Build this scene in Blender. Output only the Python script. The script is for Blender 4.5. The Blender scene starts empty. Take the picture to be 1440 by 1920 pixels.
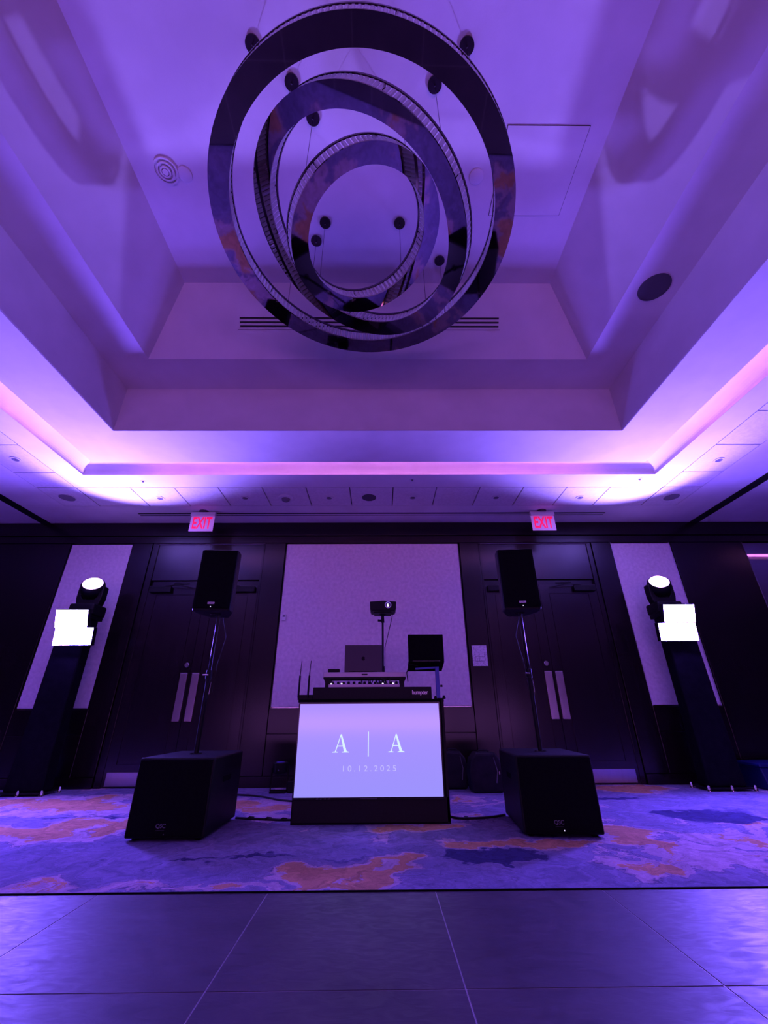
import bpy, bmesh, math, random
from mathutils import Vector, Matrix, Euler
random.seed(7)
SC = bpy.context.scene
COL = SC.collection
PI = math.pi

# ------------------------------------------------------------------ camera
CAM_H = 0.80
cam = bpy.data.cameras.new('camera')
camo = bpy.data.objects.new('camera', cam)
COL.objects.link(camo)
_u = Vector((-10, 1610, -785)).normalized()
_d = Vector((-6, -383, -785)).normalized()
_d = (_d - _u * _d.dot(_u)).normalized()
_x = _d.cross(_u)
M3 = Matrix((_x, _d, _u))
camo.matrix_world = Matrix.Translation((0, 0, CAM_H)) @ M3.to_4x4()
cam.sensor_fit = 'HORIZONTAL'
cam.sensor_width = 36
cam.lens = 785 / 1440 * 36
cam.clip_start = 0.02
SC.camera = camo
# ------------------------------------------------------------------ world, colour, render options
w = bpy.data.worlds.new('world')
SC.world = w
w.use_nodes = True
w.node_tree.nodes['Background'].inputs[0].default_value = (0.12, 0.07, 0.3, 1)
w.node_tree.nodes['Background'].inputs[1].default_value = 0.02
vs = SC.view_settings
vs.view_transform = 'Standard'
vs.look = 'None'
vs.gamma = 1
vs.exposure = 0.0
vs.use_curve_mapping = False
SC.cycles.max_bounces = 8
SC.cycles.diffuse_bounces = 5
SC.cycles.glossy_bounces = 5
SC.cycles.transmission_bounces = 6
SC.cycles.caustics_reflective = False
SC.cycles.caustics_refractive = False
SC.cycles.sample_clamp_indirect = 6
SC.cycles.use_denoising = True

LED_COL = (0.175, 0.092, 1.0)
LED_STR = 560.0          # radiance of the wash panels
COVE_COL = (0.85, 0.25, 1.0)
COVE_STR = 30.0
BEAM_W = 1050.0           # moving head beam


def area(name, loc, rot, sx, sy, power, col):
    l = bpy.data.lights.new(name, 'AREA')
    l.shape = 'RECTANGLE'
    l.size = sx
    l.size_y = sy
    l.energy = power
    l.color = col
    o = bpy.data.objects.new(name, l)
    o.location = loc
    o.rotation_euler = rot
    COL.objects.link(o)
    return o


# unseen fill lights added behind the photographer: one violet, one low and warm
area('rear_violet_fill', (0, -6.3, 0.6), (math.radians(155), 0, 0), 11, 0.8, 420, (0.50, 0.15, 0.80))
area('rear_warm_fill', (0, -6.5, 0.86), (math.radians(90), 0, 0), 6, 0.14, 9, (1.0, 0.33, 0.12))


# ------------------------------------------------------------------ materials
def mat(name, col, rough=0.5, metal=0.0, spec=0.5, emis=None, estr=0.0, trans=0.0, ior=1.45, coat=0.0):
    m = bpy.data.materials.new(name)
    m.use_nodes = True
    b = m.node_tree.nodes['Principled BSDF']
    b.inputs['Base Color'].default_value = (*col, 1)
    b.inputs['Roughness'].default_value = rough
    b.inputs['Metallic'].default_value = metal
    b.inputs['Specular IOR Level'].default_value = spec
    b.inputs['IOR'].default_value = ior
    b.inputs['Transmission Weight'].default_value = trans
    b.inputs['Coat Weight'].default_value = coat
    if emis:
        b.inputs['Emission Color'].default_value = (*emis, 1)
        b.inputs['Emission Strength'].default_value = estr
    return m


def N(m, t, **kw):
    n = m.node_tree.nodes.new(t)
    for k, v in kw.items():
        setattr(n, k, v)
    return n


def L(m, a, b):
    m.node_tree.links.new(a, b)


def noise_mat(name, c1, c2, scale, rough=0.6, bump=0.0, bscale=None, stretch=(1, 1, 1), detail=5, rvar=0.0, spec=0.5, metal=0.0, lo=0.35, hi=0.65, bdist=0.01):
    m = mat(name, c1, rough, metal, spec)
    b = m.node_tree.nodes['Principled BSDF']
    tc = N(m, 'ShaderNodeTexCoord')
    mp = N(m, 'ShaderNodeMapping')
    mp.inputs['Scale'].default_value = stretch
    L(m, tc.outputs['Object'], mp.inputs[0])
    nz = N(m, 'ShaderNodeTexNoise')
    nz.inputs['Scale'].default_value = scale
    nz.inputs['Detail'].default_value = detail
    L(m, mp.outputs[0], nz.inputs['Vector'])
    cr = N(m, 'ShaderNodeValToRGB')
    cr.color_ramp.elements[0].position = lo
    cr.color_ramp.elements[0].color = (*c1, 1)
    cr.color_ramp.elements[1].position = hi
    cr.color_ramp.elements[1].color = (*c2, 1)
    L(m, nz.outputs['Fac'], cr.inputs[0])
    L(m, cr.outputs[0], b.inputs['Base Color'])
    if bump:
        n2 = N(m, 'ShaderNodeTexNoise')
        n2.inputs['Scale'].default_value = bscale or scale * 4
        n2.inputs['Detail'].default_value = 4
        L(m, mp.outputs[0], n2.inputs['Vector'])
        bp = N(m, 'ShaderNodeBump')
        bp.inputs['Strength'].default_value = bump
        bp.inputs['Distance'].default_value = bdist
        L(m, n2.outputs['Fac'], bp.inputs['Height'])
        L(m, bp.outputs[0], b.inputs['Normal'])
    if rvar:
        mr = N(m, 'ShaderNodeMapRange')
        mr.inputs[3].default_value = rough - rvar
        mr.inputs[4].default_value = rough + rvar
        L(m, nz.outputs['Fac'], mr.inputs[0])
        L(m, mr.outputs[0], b.inputs['Roughness'])
    return m


PAINT = noise_mat('ceiling_paint', (0.70, 0.66, 0.66), (0.76, 0.72, 0.72), 3, 0.75, 0.05, 120)
TILE_M = noise_mat('tile_paint', (0.66, 0.62, 0.63), (0.74, 0.70, 0.71), 30, 0.8, 0.1, 200)
WOOD = noise_mat('dark_wood', (0.007, 0.004, 0.005), (0.010, 0.006, 0.007), 3, 0.24, 0.0, 60, (8, 8, 0.6), rvar=0.02, spec=0.5)
WOOD2 = noise_mat('door_wood', (0.008, 0.005, 0.006), (0.012, 0.007, 0.009), 2.5, 0.22, 0.0, 60, (9, 9, 0.5), rvar=0.02, spec=0.62)
GROOVE = mat('groove_black', (0.004, 0.003, 0.005), 0.6)
FABRIC = noise_mat('wall_fabric', (0.66, 0.60, 0.62), (0.82, 0.75, 0.77), 22, 0.7, 0.3, 90, lo=0.3, hi=0.7, bdist=.004)
BLACK = noise_mat('black_plastic', (0.004, 0.004, 0.005), (0.007, 0.007, 0.008), 60, 0.5, 0.15, 300, spec=0.28)
BLACKG = mat('black_gloss', (0.008, 0.008, 0.010), 0.18)
BLACKM = noise_mat('black_matte', (0.003, 0.003, 0.004), (0.005, 0.005, 0.006), 40, 0.85, 0.1, 200, spec=0.1)
CHROME = mat('chrome', (0.75, 0.74, 0.78), 0.12, 1.0)
MIRROR = mat('polished_steel', (0.30, 0.235, 0.22), 0.035, 1.0)
DARKST = mat('dark_bronze', (0.10, 0.07, 0.09), 0.22, 0.9)
STEEL = noise_mat('brushed_steel', (0.52, 0.50, 0.52), (0.62, 0.60, 0.62), 4, 0.26, 0.05, 120, (60, 1, 1), metal=1.0)
ALU = mat('space_grey_aluminium', (0.06, 0.052, 0.065), 0.45, 0.5)
SILVER = mat('silver_panel', (0.55, 0.50, 0.55), 0.4, 0.3)
WHITEP = mat('white_plastic', (0.7, 0.68, 0.7), 0.45)
GREYM = mat('grey_mesh', (0.16, 0.14, 0.18), 0.7)
MIRRORGL = mat('mirror_glass', (0.45, 0.42, 0.48), 0.03, 1.0)
CORE = mat('core_metal', (0.22, 0.2, 0.24), 0.3, 0.5)
DIFFUSER = mat('frosted_acrylic', (0.62, 0.60, 0.66), 0.5)


def crystal_mat():
    m = bpy.data.materials.new('cut_crystal')
    m.use_nodes = True
    nt = m.node_tree
    nt.nodes.clear()
    tr = nt.nodes.new('ShaderNodeBsdfTransparent')
    tl = nt.nodes.new('ShaderNodeBsdfTranslucent')
    df_ = nt.nodes.new('ShaderNodeBsdfDiffuse')
    gl = nt.nodes.new('ShaderNodeBsdfGlossy')
    gl.inputs['Roughness'].default_value = 0.10
    gl.inputs['Color'].default_value = (1, 1, 1, 1)
    for q in (tl, df_):
        q.inputs['Color'].default_value = (0.95, 0.94, 1, 1)
    m1, m2, m3 = (nt.nodes.new('ShaderNodeMixShader') for _ in range(3))
    m1.inputs[0].default_value = 0.5
    rf = nt.nodes.new('ShaderNodeBsdfRefraction')
    rf.inputs['IOR'].default_value = 1.25
    rf.inputs['Roughness'].default_value = 0.0
    rf.inputs['Color'].default_value = (1, 1, 1, 1)
    m0 = nt.nodes.new('ShaderNodeMixShader')
    m0.inputs[0].default_value = 0.35
    nt.links.new(m1.outputs[0], m0.inputs[1])
    nt.links.new(rf.outputs[0], m0.inputs[2])
    nt.links.new(tl.outputs[0], m1.inputs[1])
    nt.links.new(df_.outputs[0], m1.inputs[2])
    m2.inputs[0].default_value = 0.22
    nt.links.new(m0.outputs[0], m2.inputs[1])
    nt.links.new(gl.outputs[0], m2.inputs[2])
    m3.inputs[0].default_value = 0.28
    nt.links.new(m2.outputs[0], m3.inputs[1])
    nt.links.new(tr.outputs[0], m3.inputs[2])
    o = nt.nodes.new('ShaderNodeOutputMaterial')
    nt.links.new(m3.outputs[0], o.inputs[0])
    return m


CRYSTAL = crystal_mat()
SCRIM = noise_mat('black_scrim', (0.004, 0.003, 0.006), (0.007, 0.006, 0.010), 15, 0.85, 0.1, 80, spec=0.08)
TOTE = mat('blue_tote_plastic', (0.004, 0.012, 0.09), 0.4)
TOTELBL = mat('tote_label', (0.06, 0.22, 0.5), 0.5)
BAGM = noise_mat('bag_nylon', (0.010, 0.010, 0.014), (0.02, 0.018, 0.026), 8, 0.6, 0.4, 12, spec=0.3)
STANDM = mat('stand_metal', (0.05, 0.07, 0.30), 0.35, 0.6)
PAPER = noise_mat('printed_paper', (0.55, 0.52, 0.55), (0.75, 0.72, 0.75), 60, 0.7, lo=0.42, hi=0.5)
CABLE = mat('cable_rubber', (0.006, 0.006, 0.008), 0.6)
GRILLE_C = mat('speaker_grille_cloth', (0.20, 0.18, 0.21), 0.8)
GRILLE_D = mat('speaker_grille_dark', (0.09, 0.08, 0.10), 0.8)
REDTXT = mat('exit_red', (0.8, 0.01, 0.05), 0.4, emis=(1.0, 0.0, 0.10), estr=0.75)
EXITPL = mat('exit_acrylic', (0.6, 0.5, 0.62), 0.3, emis=(0.55, 0.16, 0.75), estr=0.28)  # weak violet glow stands in for room light on the panel
BADGE = mat('badge_silver', (0.75, 0.72, 0.78), 0.35, 0.5)
BADGED = mat('badge_grey', (0.16, 0.15, 0.18), 0.5)
GREENLT = mat('status_light', (0.8, 0.8, 0.9), 0.3, emis=(0.8, 0.7, 1.0), estr=1.2)
KNOBLT = mat('button_light', (0.8, 0.8, 0.9), 0.3, emis=(1.0, 0.85, 1.0), estr=3.0)
LOGODK = mat('logo_dark', (0.012, 0.01, 0.014), 0.15)


def emit(name, col, s):
    m = bpy.data.materials.new(name)
    m.use_nodes = True
    nt = m.node_tree
    nt.nodes.clear()
    e = nt.nodes.new('ShaderNodeEmission')
    e.inputs[0].default_value = (*col, 1)
    e.inputs[1].default_value = s
    o = nt.nodes.new('ShaderNodeOutputMaterial')
    nt.links.new(e.outputs[0], o.inputs[0])
    return m


LEDM = emit('led_panel_light', LED_COL, LED_STR)
HEADM = emit('moving_head_lens', (0.65, 0.35, 1.0), 14)
COVEM = emit('cove_led', COVE_COL, COVE_STR)
GLINT = emit('projector_lens_glint', (0.9, 0.9, 1.0), 1.6)
UPLENS = mat('uplight_lens', (0.05, 0.03, 0.5), 0.15, emis=(0.08, 0.03, 0.7), estr=0.25)
TXTM = emit('screen_text_light', (0.72, 0.90, 1.0), 1.0)
TXTM2 = emit('screen_date_light', (0.55, 0.50, 1.0), 1.0)


def screen_mat():
    m = mat('lit_screen', (0.02, 0.02, 0.03), 0.12)
    b = m.node_tree.nodes['Principled BSDF']
    tc = N(m, 'ShaderNodeTexCoord')
    sp = N(m, 'ShaderNodeSeparateXYZ')
    L(m, tc.outputs['Generated'], sp.inputs[0])
    cr = N(m, 'ShaderNodeValToRGB')
    cr.color_ramp.elements[0].color = (0.345, 0.30, 1.0, 1)
    cr.color_ramp.elements[1].color = (0.40, 0.28, 1.0, 1)
    L(m, sp.outputs['Z'], cr.inputs[0])
    L(m, cr.outputs[0], b.inputs['Emission Color'])
    b.inputs['Emission Strength'].default_value = 0.97
    return m


SCREENM = screen_mat()


def carpet_mat():
    m = mat('patterned_carpet', (0.1, 0.1, 0.4), 0.95, spec=0.1)
    b = m.node_tree.nodes['Principled BSDF']
    tc = N(m, 'ShaderNodeTexCoord')

    def noise(vec, sc, det=3, rough=0.5, dist=0.0, out='Fac'):
        n = N(m, 'ShaderNodeTexNoise')
        n.inputs['Scale'].default_value = sc
        n.inputs['Detail'].default_value = det
        n.inputs['Roughness'].default_value = rough
        n.inputs['Distortion'].default_value = dist
        L(m, vec, n.inputs['Vector'])
        return n.outputs[out]

    def math_(op, a, c):
        n = N(m, 'ShaderNodeMath', operation=op)
        for i, q in enumerate((a, c)):
            if isinstance(q, (int, float)):
                n.inputs[i].default_value = q
            else:
                L(m, q, n.inputs[i])
        return n.outputs[0]

    def warp(amount, sc, det):
        c_ = noise(tc.outputs['Object'], sc, det, 0.6, 0, 'Color')
        sub = N(m, 'ShaderNodeVectorMath', operation='SUBTRACT')
        sub.inputs[1].default_value = (0.5, 0.5, 0.5)
        L(m, c_, sub.inputs[0])
        scl = N(m, 'ShaderNodeVectorMath', operation='MULTIPLY')
        scl.inputs[1].default_value = (amount, amount, 0)
        L(m, sub.outputs[0], scl.inputs[0])
        add = N(m, 'ShaderNodeVectorMath', operation='ADD')
        L(m, tc.outputs['Object'], add.inputs[0])
        L(m, scl.outputs[0], add.inputs[1])
        return add.outputs[0]

    wv = warp(0.75, 2.6, 5)

    def blobs(lst, base):
        acc = base
        for cx, cy, rx, ry, amp in lst:
            s_ = N(m, 'ShaderNodeVectorMath', operation='SUBTRACT')
            s_.inputs[1].default_value = (cx, cy, 0)
            L(m, wv, s_.inputs[0])
            k = N(m, 'ShaderNodeVectorMath', operation='MULTIPLY')
            k.inputs[1].default_value = (1 / rx, 1 / ry, 0)
            L(m, s_.outputs[0], k.inputs[0])
            ln = N(m, 'ShaderNodeVectorMath', operation='LENGTH')
            L(m, k.outputs[0], ln.inputs[0])
            mr = N(m, 'ShaderNodeMapRange', interpolation_type='SMOOTHSTEP')
            mr.inputs[1].default_value = 0.5
            mr.inputs[2].default_value = 1.5
            mr.inputs[3].default_value = amp
            mr.inputs[4].default_value = 0
            L(m, ln.outputs['Value'], mr.inputs[0])
            acc = math_('ADD', acc, mr.outputs[0])
        return acc

    n1 = noise(wv, 1.25, 6, 0.55)
    base_w = math_('MULTIPLY', math_('SUBTRACT', n1, 0.5), 1.9)
    warm = blobs([(.24, 4.09, .38, .17, .42), (-.19, 3.00, .36, .24, .44), (.08, 3.27, .22, .14, .42), (.89, 3.60, .58, .13, .42), (1.86, 3.80, .16, .33, .40),
                  (2.45, 4.52, .22, .36, .36), (1.95, 3.10, .48, .36, .40), (2.89, 4.13, .25, .18, .30), (-1.85, 2.86, .22, .13, .34),
                  (-2.6, 4.2, .75, .65, .32), (-3.4, 5.3, .9, .6, .30), (-1.19, 5.05, .35, .35, .38), (1.0, 5.2, .32, .30, .40), (-.71, 2.82, .26, .07, .34), (3.0, 5.95, .5, .22, .36),
                  (-1.25, 3.45, .95, .42, -.50), (.85, 3.0, .5, .2, -.35), (.69, 3.33, .30, .16, -.5), (2.9, 4.7, .8, .35, -.3)], base_w)
    cr = N(m, 'ShaderNodeValToRGB')
    els = cr.color_ramp.elements
    blue = (0.21, 0.19, 0.34, 1)
    blue2 = (0.27, 0.23, 0.39, 1)
    lav = (0.50, 0.36, 0.46, 1)
    tan = (0.55, 0.29, 0.17, 1)
    edge = (0.12, 0.10, 0.22, 1)
    pts = [(0.0, blue2), (0.42, blue), (0.565, blue2), (0.570, edge), (0.576, lav), (0.648, lav), (0.654, tan), (0.80, tan), (0.815, lav), (1.0, lav)]
    els[0].position, els[0].color = pts[0]
    els[1].position, els[1].color = pts[-1]
    for p, c_ in pts[1:-1]:
        e = els.new(p)
        e.color = c_
    L(m, math_('ADD', math_('MULTIPLY', warm, 0.5), 0.5), cr.inputs[0])
    n4 = noise(wv, 1.0, 5, 0.5, 0.4)
    navyf = blobs([(.69, 3.34, .29, .15, .55), (2.82, 4.33, .42, .36, .42), (-.75, 3.31, .75, .05, .32), (-2.6, 4.55, .5, .07, .36), (1.1, 3.85, .2, .12, .35), (2.4, 5.3, .9, .10, .35)],
                  math_('MULTIPLY', math_('SUBTRACT', n4, 0.54), 1.5))
    nr = N(m, 'ShaderNodeMapRange')
    nr.inputs[1].default_value = 0.22
    nr.inputs[2].default_value = 0.30
    L(m, navyf, nr.inputs[0])
    mx = N(m, 'ShaderNodeMix', data_type='RGBA')
    L(m, nr.outputs[0], mx.inputs[0])
    L(m, cr.outputs[0], mx.inputs[6])
    mx.inputs[7].default_value = (0.055, 0.05, 0.16, 1)
    n2 = noise(wv, 6.5, 8, 0.68, 1.6)
    mr = N(m, 'ShaderNodeMapRange')
    mr.inputs[1].default_value = 0.3
    mr.inputs[2].default_value = 0.7
    mr.inputs[3].default_value = 0.55
    mr.inputs[4].default_value = 1.3
    L(m, n2, mr.inputs[0])
    mul = N(m, 'ShaderNodeVectorMath', operation='SCALE')
    L(m, mx.outputs[2], mul.inputs[0])
    L(m, mr.outputs[0], mul.inputs['Scale'])
    L(m, mul.outputs[0], b.inputs['Base Color'])
    bp = N(m, 'ShaderNodeBump')
    bp.inputs['Strength'].default_value = 0.5
    bp.inputs['Distance'].default_value = 0.01
    L(m, noise(tc.outputs['Object'], 160, 2), bp.inputs['Height'])
    L(m, bp.outputs[0], b.inputs['Normal'])
    return m


CARPET = carpet_mat()


def dance_mat():
    m = mat('dance_floor_vinyl', (0.05, 0.04, 0.06), 0.42, spec=0.55)
    b = m.node_tree.nodes['Principled BSDF']
    tc = N(m, 'ShaderNodeTexCoord')
    geo = N(m, 'ShaderNodeNewGeometry')
    n1 = N(m, 'ShaderNodeTexNoise')
    n1.inputs['Scale'].default_value = 3
    n1.inputs['Detail'].default_value = 6
    L(m, geo.outputs['Position'], n1.inputs['Vector'])
    cr = N(m, 'ShaderNodeValToRGB')
    cr.color_ramp.elements[0].position = 0.3
    cr.color_ramp.elements[0].color = (0.045, 0.036, 0.05, 1)
    cr.color_ramp.elements[1].position = 0.7
    cr.color_ramp.elements[1].color = (0.075, 0.06, 0.08, 1)
    L(m, n1.outputs['Fac'], cr.inputs[0])
    L(m, cr.outputs[0], b.inputs['Base Color'])
    mp = N(m, 'ShaderNodeMapping')
    mp.inputs['Scale'].default_value = (1.0, 2.6, 1)
    mp.inputs['Rotation'].default_value = (0, 0, 0.5)
    L(m, geo.outputs['Position'], mp.inputs[0])
    n2 = N(m, 'ShaderNodeTexNoise')
    n2.inputs['Scale'].default_value = 9
    n2.inputs['Detail'].default_value = 7
    n2.inputs['Distortion'].default_value = 1.5
    L(m, mp.outputs[0], n2.inputs['Vector'])
    mr = N(m, 'ShaderNodeMapRange')
    mr.inputs[1].default_value = 0.35
    mr.inputs[2].default_value = 0.65
    mr.inputs[3].default_value = 0.45
    mr.inputs[4].default_value = 0.60
    L(m, n2.outputs['Fac'], mr.inputs[0])
    L(m, mr.outputs[0], b.inputs['Roughness'])
    bp = N(m, 'ShaderNodeBump')
    bp.inputs['Strength'].default_value = 0.12
    bp.inputs['Distance'].default_value = 0.01
    L(m, n2.outputs['Fac'], bp.inputs['Height'])
    L(m, bp.outputs[0], b.inputs['Normal'])
    return m


DANCE = dance_mat()
SEAM = mat('floor_seam_trim', (0.36, 0.33, 0.37), 0.5)


# ------------------------------------------------------------------ mesh helpers
class MB:
    def __init__(s):
        s.bm = bmesh.new()

    def box(s, x0, x1, y0, y1, z0, z1, mtx=None):
        x0, x1 = min(x0, x1), max(x0, x1)
        v = [s.bm.verts.new(p) for p in ((x0, y0, z0), (x1, y0, z0), (x1, y1, z0), (x0, y1, z0), (x0, y0, z1), (x1, y0, z1), (x1, y1, z1), (x0, y1, z1))]
        for f in ((0, 3, 2, 1), (4, 5, 6, 7), (0, 1, 5, 4), (1, 2, 6, 5), (2, 3, 7, 6), (3, 0, 4, 7)):
            s.bm.faces.new([v[i] for i in f])
        if mtx:
            for q in v:
                q.co = mtx @ q.co
        return s

    def quad(s, *ps):
        s.bm.faces.new([s.bm.verts.new(p) for p in ps])
        return s

    def prism(s, pts, a, b, axis='z', mtx=None):
        """polygon pts (2D) extruded from a to b along axis"""
        def P(p, h):
            if axis == 'z':
                return (p[0], p[1], h)
            if axis == 'y':
                return (p[0], h, p[1])
            return (h, p[0], p[1])
        A = [s.bm.verts.new(P(p, a)) for p in pts]
        B = [s.bm.verts.new(P(p, b)) for p in pts]
        n = len(pts)
        s.bm.faces.new(A[::-1])
        s.bm.faces.new(B)
        for i in range(n):
            s.bm.faces.new((A[i], A[(i + 1) % n], B[(i + 1) % n], B[i]))
        if mtx:
            for q in A + B:
                q.co = mtx @ q.co
        return s

    def tube(s, p0, p1, r, r1=None, n=14, caps=True):
        p0, p1 = Vector(p0), Vector(p1)
        r1 = r if r1 is None else r1
        d = (p1 - p0).normalized()
        a = d.orthogonal().normalized()
        b = d.cross(a)
        A, B = [], []
        for i in range(n):
            t = 2 * PI * i / n
            o = a * math.cos(t) + b * math.sin(t)
            A.append(s.bm.verts.new(p0 + o * r))
            B.append(s.bm.verts.new(p1 + o * r1))
        for i in range(n):
            s.bm.faces.new((A[i], A[(i + 1) % n], B[(i + 1) % n], B[i]))
        if caps:
            s.bm.faces.new(A[::-1])
            s.bm.faces.new(B)
        return s

    def path(s, pts, r, n=8):
        pts = [Vector(p) for p in pts]
        rings = []
        for i, p in enumerate(pts):
            d = (pts[min(i + 1, len(pts) - 1)] - pts[max(i - 1, 0)]).normalized()
            a = d.cross(Vector((0, 0, 1)))
            if a.length < 0.1:
                a = d.cross(Vector((0, 1, 0)))
            a.normalize()
            b = d.cross(a)
            rings.append([s.bm.verts.new(p + (a * math.cos(2 * PI * k / n) + b * math.sin(2 * PI * k / n)) * r) for k in range(n)])
        for A, B in zip(rings, rings[1:]):
            for k in range(n):
                s.bm.faces.new((A[k], A[(k + 1) % n], B[(k + 1) % n], B[k]))
        s.bm.faces.new(rings[0][::-1])
        s.bm.faces.new(rings[-1])
        return s

    def ring(s, r0, r1, z0, z1, n=128, mtx=None):
        R = []
        for i in range(n):
            t = 2 * PI * i / n
            c, q = math.cos(t), math.sin(t)
            vs_ = [Vector((r0 * c, r0 * q, z0)), Vector((r1 * c, r1 * q, z0)), Vector((r1 * c, r1 * q, z1)), Vector((r0 * c, r0 * q, z1))]
            if mtx:
                vs_ = [mtx @ v for v in vs_]
            R.append([s.bm.verts.new(v) for v in vs_])
        for i in range(n):
            A, B = R[i], R[(i + 1) % n]
            for k in range(4):
                s.bm.faces.new((A[k], A[(k + 1) % 4], B[(k + 1) % 4], B[k]))
        return s

    def lathe(s, prof, mtx=None, n=28, cap=True):
        R = []
        for i in range(n):
            t = 2 * PI * i / n
            R.append([s.bm.verts.new((mtx @ Vector((r * math.cos(t), r * math.sin(t), z))) if mtx else (r * math.cos(t), r * math.sin(t), z)) for r, z in prof])
        for i in range(n):
            A, B = R[i], R[(i + 1) % n]
            for k in range(len(prof) - 1):
                s.bm.faces.new((A[k], B[k], B[k + 1], A[k + 1]))
        if cap:
            s.bm.faces.new([r[0] for r in R][::-1])
            s.bm.faces.new([r[-1] for r in R])
        return s

    def frame(s, A, B, z0, z1):
        """rectangular frame between outer rect A and inner rect B (x0,x1,y0,y1)"""
        s.box(A[0], A[1], B[3], A[3], z0, z1)
        s.box(A[0], A[1], A[2], B[2], z0, z1)
        s.box(A[0], B[0], B[2], B[3], z0, z1)
        s.box(B[1], A[1], B[2], B[3], z0, z1)
        return s

    def build(s, name, m, parent=None, loc=None, smooth=False, bevel=0.0, seg=2):
        me = bpy.data.meshes.new(name)
        bmesh.ops.recalc_face_normals(s.bm, faces=s.bm.faces)
        s.bm.to_mesh(me)
        s.bm.free()
        me.materials.append(m)
        o = bpy.data.objects.new(name, me)
        COL.objects.link(o)
        if parent:
            o.parent = parent
        if loc:
            o.location = loc
        if smooth:
            for p in me.polygons:
                p.use_smooth = True
            try:
                me.set_sharp_from_angle(angle=math.radians(40))
            except Exception:
                pass
        if bevel:
            b = o.modifiers.new('bevel', 'BEVEL')
            b.width = bevel
            b.segments = seg
            b.limit_method = 'ANGLE'
            b.angle_limit = math.radians(50)
        return o


def thing(name, label, cat, loc=(0, 0, 0), rz=0.0, group=None):
    o = bpy.data.objects.new(name, None)
    o.empty_display_size = 0.1
    COL.objects.link(o)
    o.location = loc
    o.rotation_euler = (0, 0, rz)
    o['label'] = label
    o['category'] = cat
    if group:
        o['group'] = group
    return o


def tag(o, label, cat, group=None):
    o['label'] = label
    o['category'] = cat
    if group:
        o['group'] = group
    return o


def struct(o):
    o['kind'] = 'structure'
    return o


def copy_part(src, parent, mtx=None, loc=None):
    c = src.copy()
    COL.objects.link(c)
    c.parent = parent
    if mtx is not None:
        c.matrix_local = mtx
    if loc is not None:
        c.location = loc
    return c


def text_part(body, size, mtx, m, name, parent, ext=0.001, width=None, spacing=1.0, align='CENTER', bold=0.0):
    cu = bpy.data.curves.new(name, 'FONT')
    cu.body = body
    cu.size = size
    cu.extrude = ext
    cu.offset = bold
    cu.space_character = spacing
    cu.align_x = align
    cu.align_y = 'CENTER'
    t = bpy.data.objects.new(name, cu)
    COL.objects.link(t)
    bpy.context.view_layer.update()
    dg = bpy.context.evaluated_depsgraph_get()
    me = bpy.data.meshes.new_from_object(t.evaluated_get(dg))
    bpy.data.objects.remove(t)
    me.name = name
    if width:
        xs = [v.co.x for v in me.vertices]
        k = width / (max(xs) - min(xs))
        for v in me.vertices:
            v.co.x *= k
    me.materials.clear()
    me.materials.append(m)
    me.transform(mtx)
    o = bpy.data.objects.new(name, me)
    COL.objects.link(o)
    o.parent = parent
    return o


# text standing upright facing the camera (-y)
UP = Matrix.Rotation(PI / 2, 4, 'X')

# ------------------------------------------------------------------ room dimensions
WY = 6.27            # far wall
CZ = 3.655           # ceiling
ROOM = (-8.0, 8.0, -7.0, WY)
XC = -0.125          # the room's centre line

# ------------------------------------------------------------------ floor
fl = MB()
fl.box(-12, 12, 2.752, WY + .2, -0.05, 0)
fl.box(-12, -5.66, -7, 2.752, -0.05, 0)
fl.box(5.37, 12, -7, 2.752, -0.05, 0)
fl.box(-5.66, 5.37, -7, -5.72, -0.05, 0)
struct(fl.build('floor', CARPET))
df = MB()
df.box(-5.66, 5.37, -5.72, 2.752, -0.05, -0.0015)
dfl = struct(df.build('dance_floor', SEAM))
tile0 = None
TW = 0.8485
for i in range(13):
    for j in range(10):
        x = -0.1485 + (i - 6) * TW
        y = 2.752 - TW / 2 - j * TW
        if tile0 is None:
            h = TW / 2 - 0.0022
            tile0 = MB().box(-h, h, -h, h, -0.012, 0.0).build('floor_tile', DANCE, dfl, (x, y, 0), bevel=0.0012, seg=1)
        else:
            copy_part(tile0, dfl, loc=(x, y, 0))
# carpet edge binding along the dance floor
struct(MB().box(-5.66, 5.37, 2.750, 2.758, -0.004, 0.006).build('trim_1', BLACKM))

# ------------------------------------------------------------------ ceiling
O = (-3.885, 3.635, -3.6, 4.735)
I = (-3.58, 3.33, -3.3, 4.43)
E1 = (-2.950, 2.700, -2.70, 3.785)
E2 = (-2.480, 2.230, -2.24, 3.325)
E3 = (-2.020, 1.770, -1.78, 2.865)
TB = (-4.740, 4.490, -4.5, 5.640)      # tile band outer
TC = (-4.200, 3.950, -3.95, 5.068)     # tile band inner
Z2, Z3 = 4.25, 4.84
c = MB()
c.box(-12, TB[0], -7, WY + .05, CZ, CZ + .06)
c.box(TB[0], TB[1], TB[3], WY + .05, CZ, CZ + .06)
c.box(TB[0], TB[1], -7, TB[2], CZ, CZ + .06)
c.box(TB[1], 12, 4.735, WY + .05, CZ, CZ + .06)
c.box(TB[1], 12, -7, 4.43, CZ, CZ + .06)
c.box(TB[1], 6.75, 4.43, 4.735, CZ, CZ + .06)
# the next bay's light pocket, seen in the mirror panel
c.box(6.72, 12, 4.30, 4.76, CZ + .17, CZ + .2)
c.box(6.72, 12, 4.735, 4.76, CZ + .05, CZ + .18)
c.box(6.72, 6.75, 4.30, 4.76, CZ + .05, CZ + .18)
c.box(6.72, 12, 4.27, 4.30, CZ + .05, CZ + .18)
c.frame(TC, O, CZ, CZ + .06)
E1o = (E1[0] - .008, E1[1] + .008, E1[2] - .008, E1[3] + .008)
c.frame(I, E1o, CZ, CZ + .035)
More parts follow.
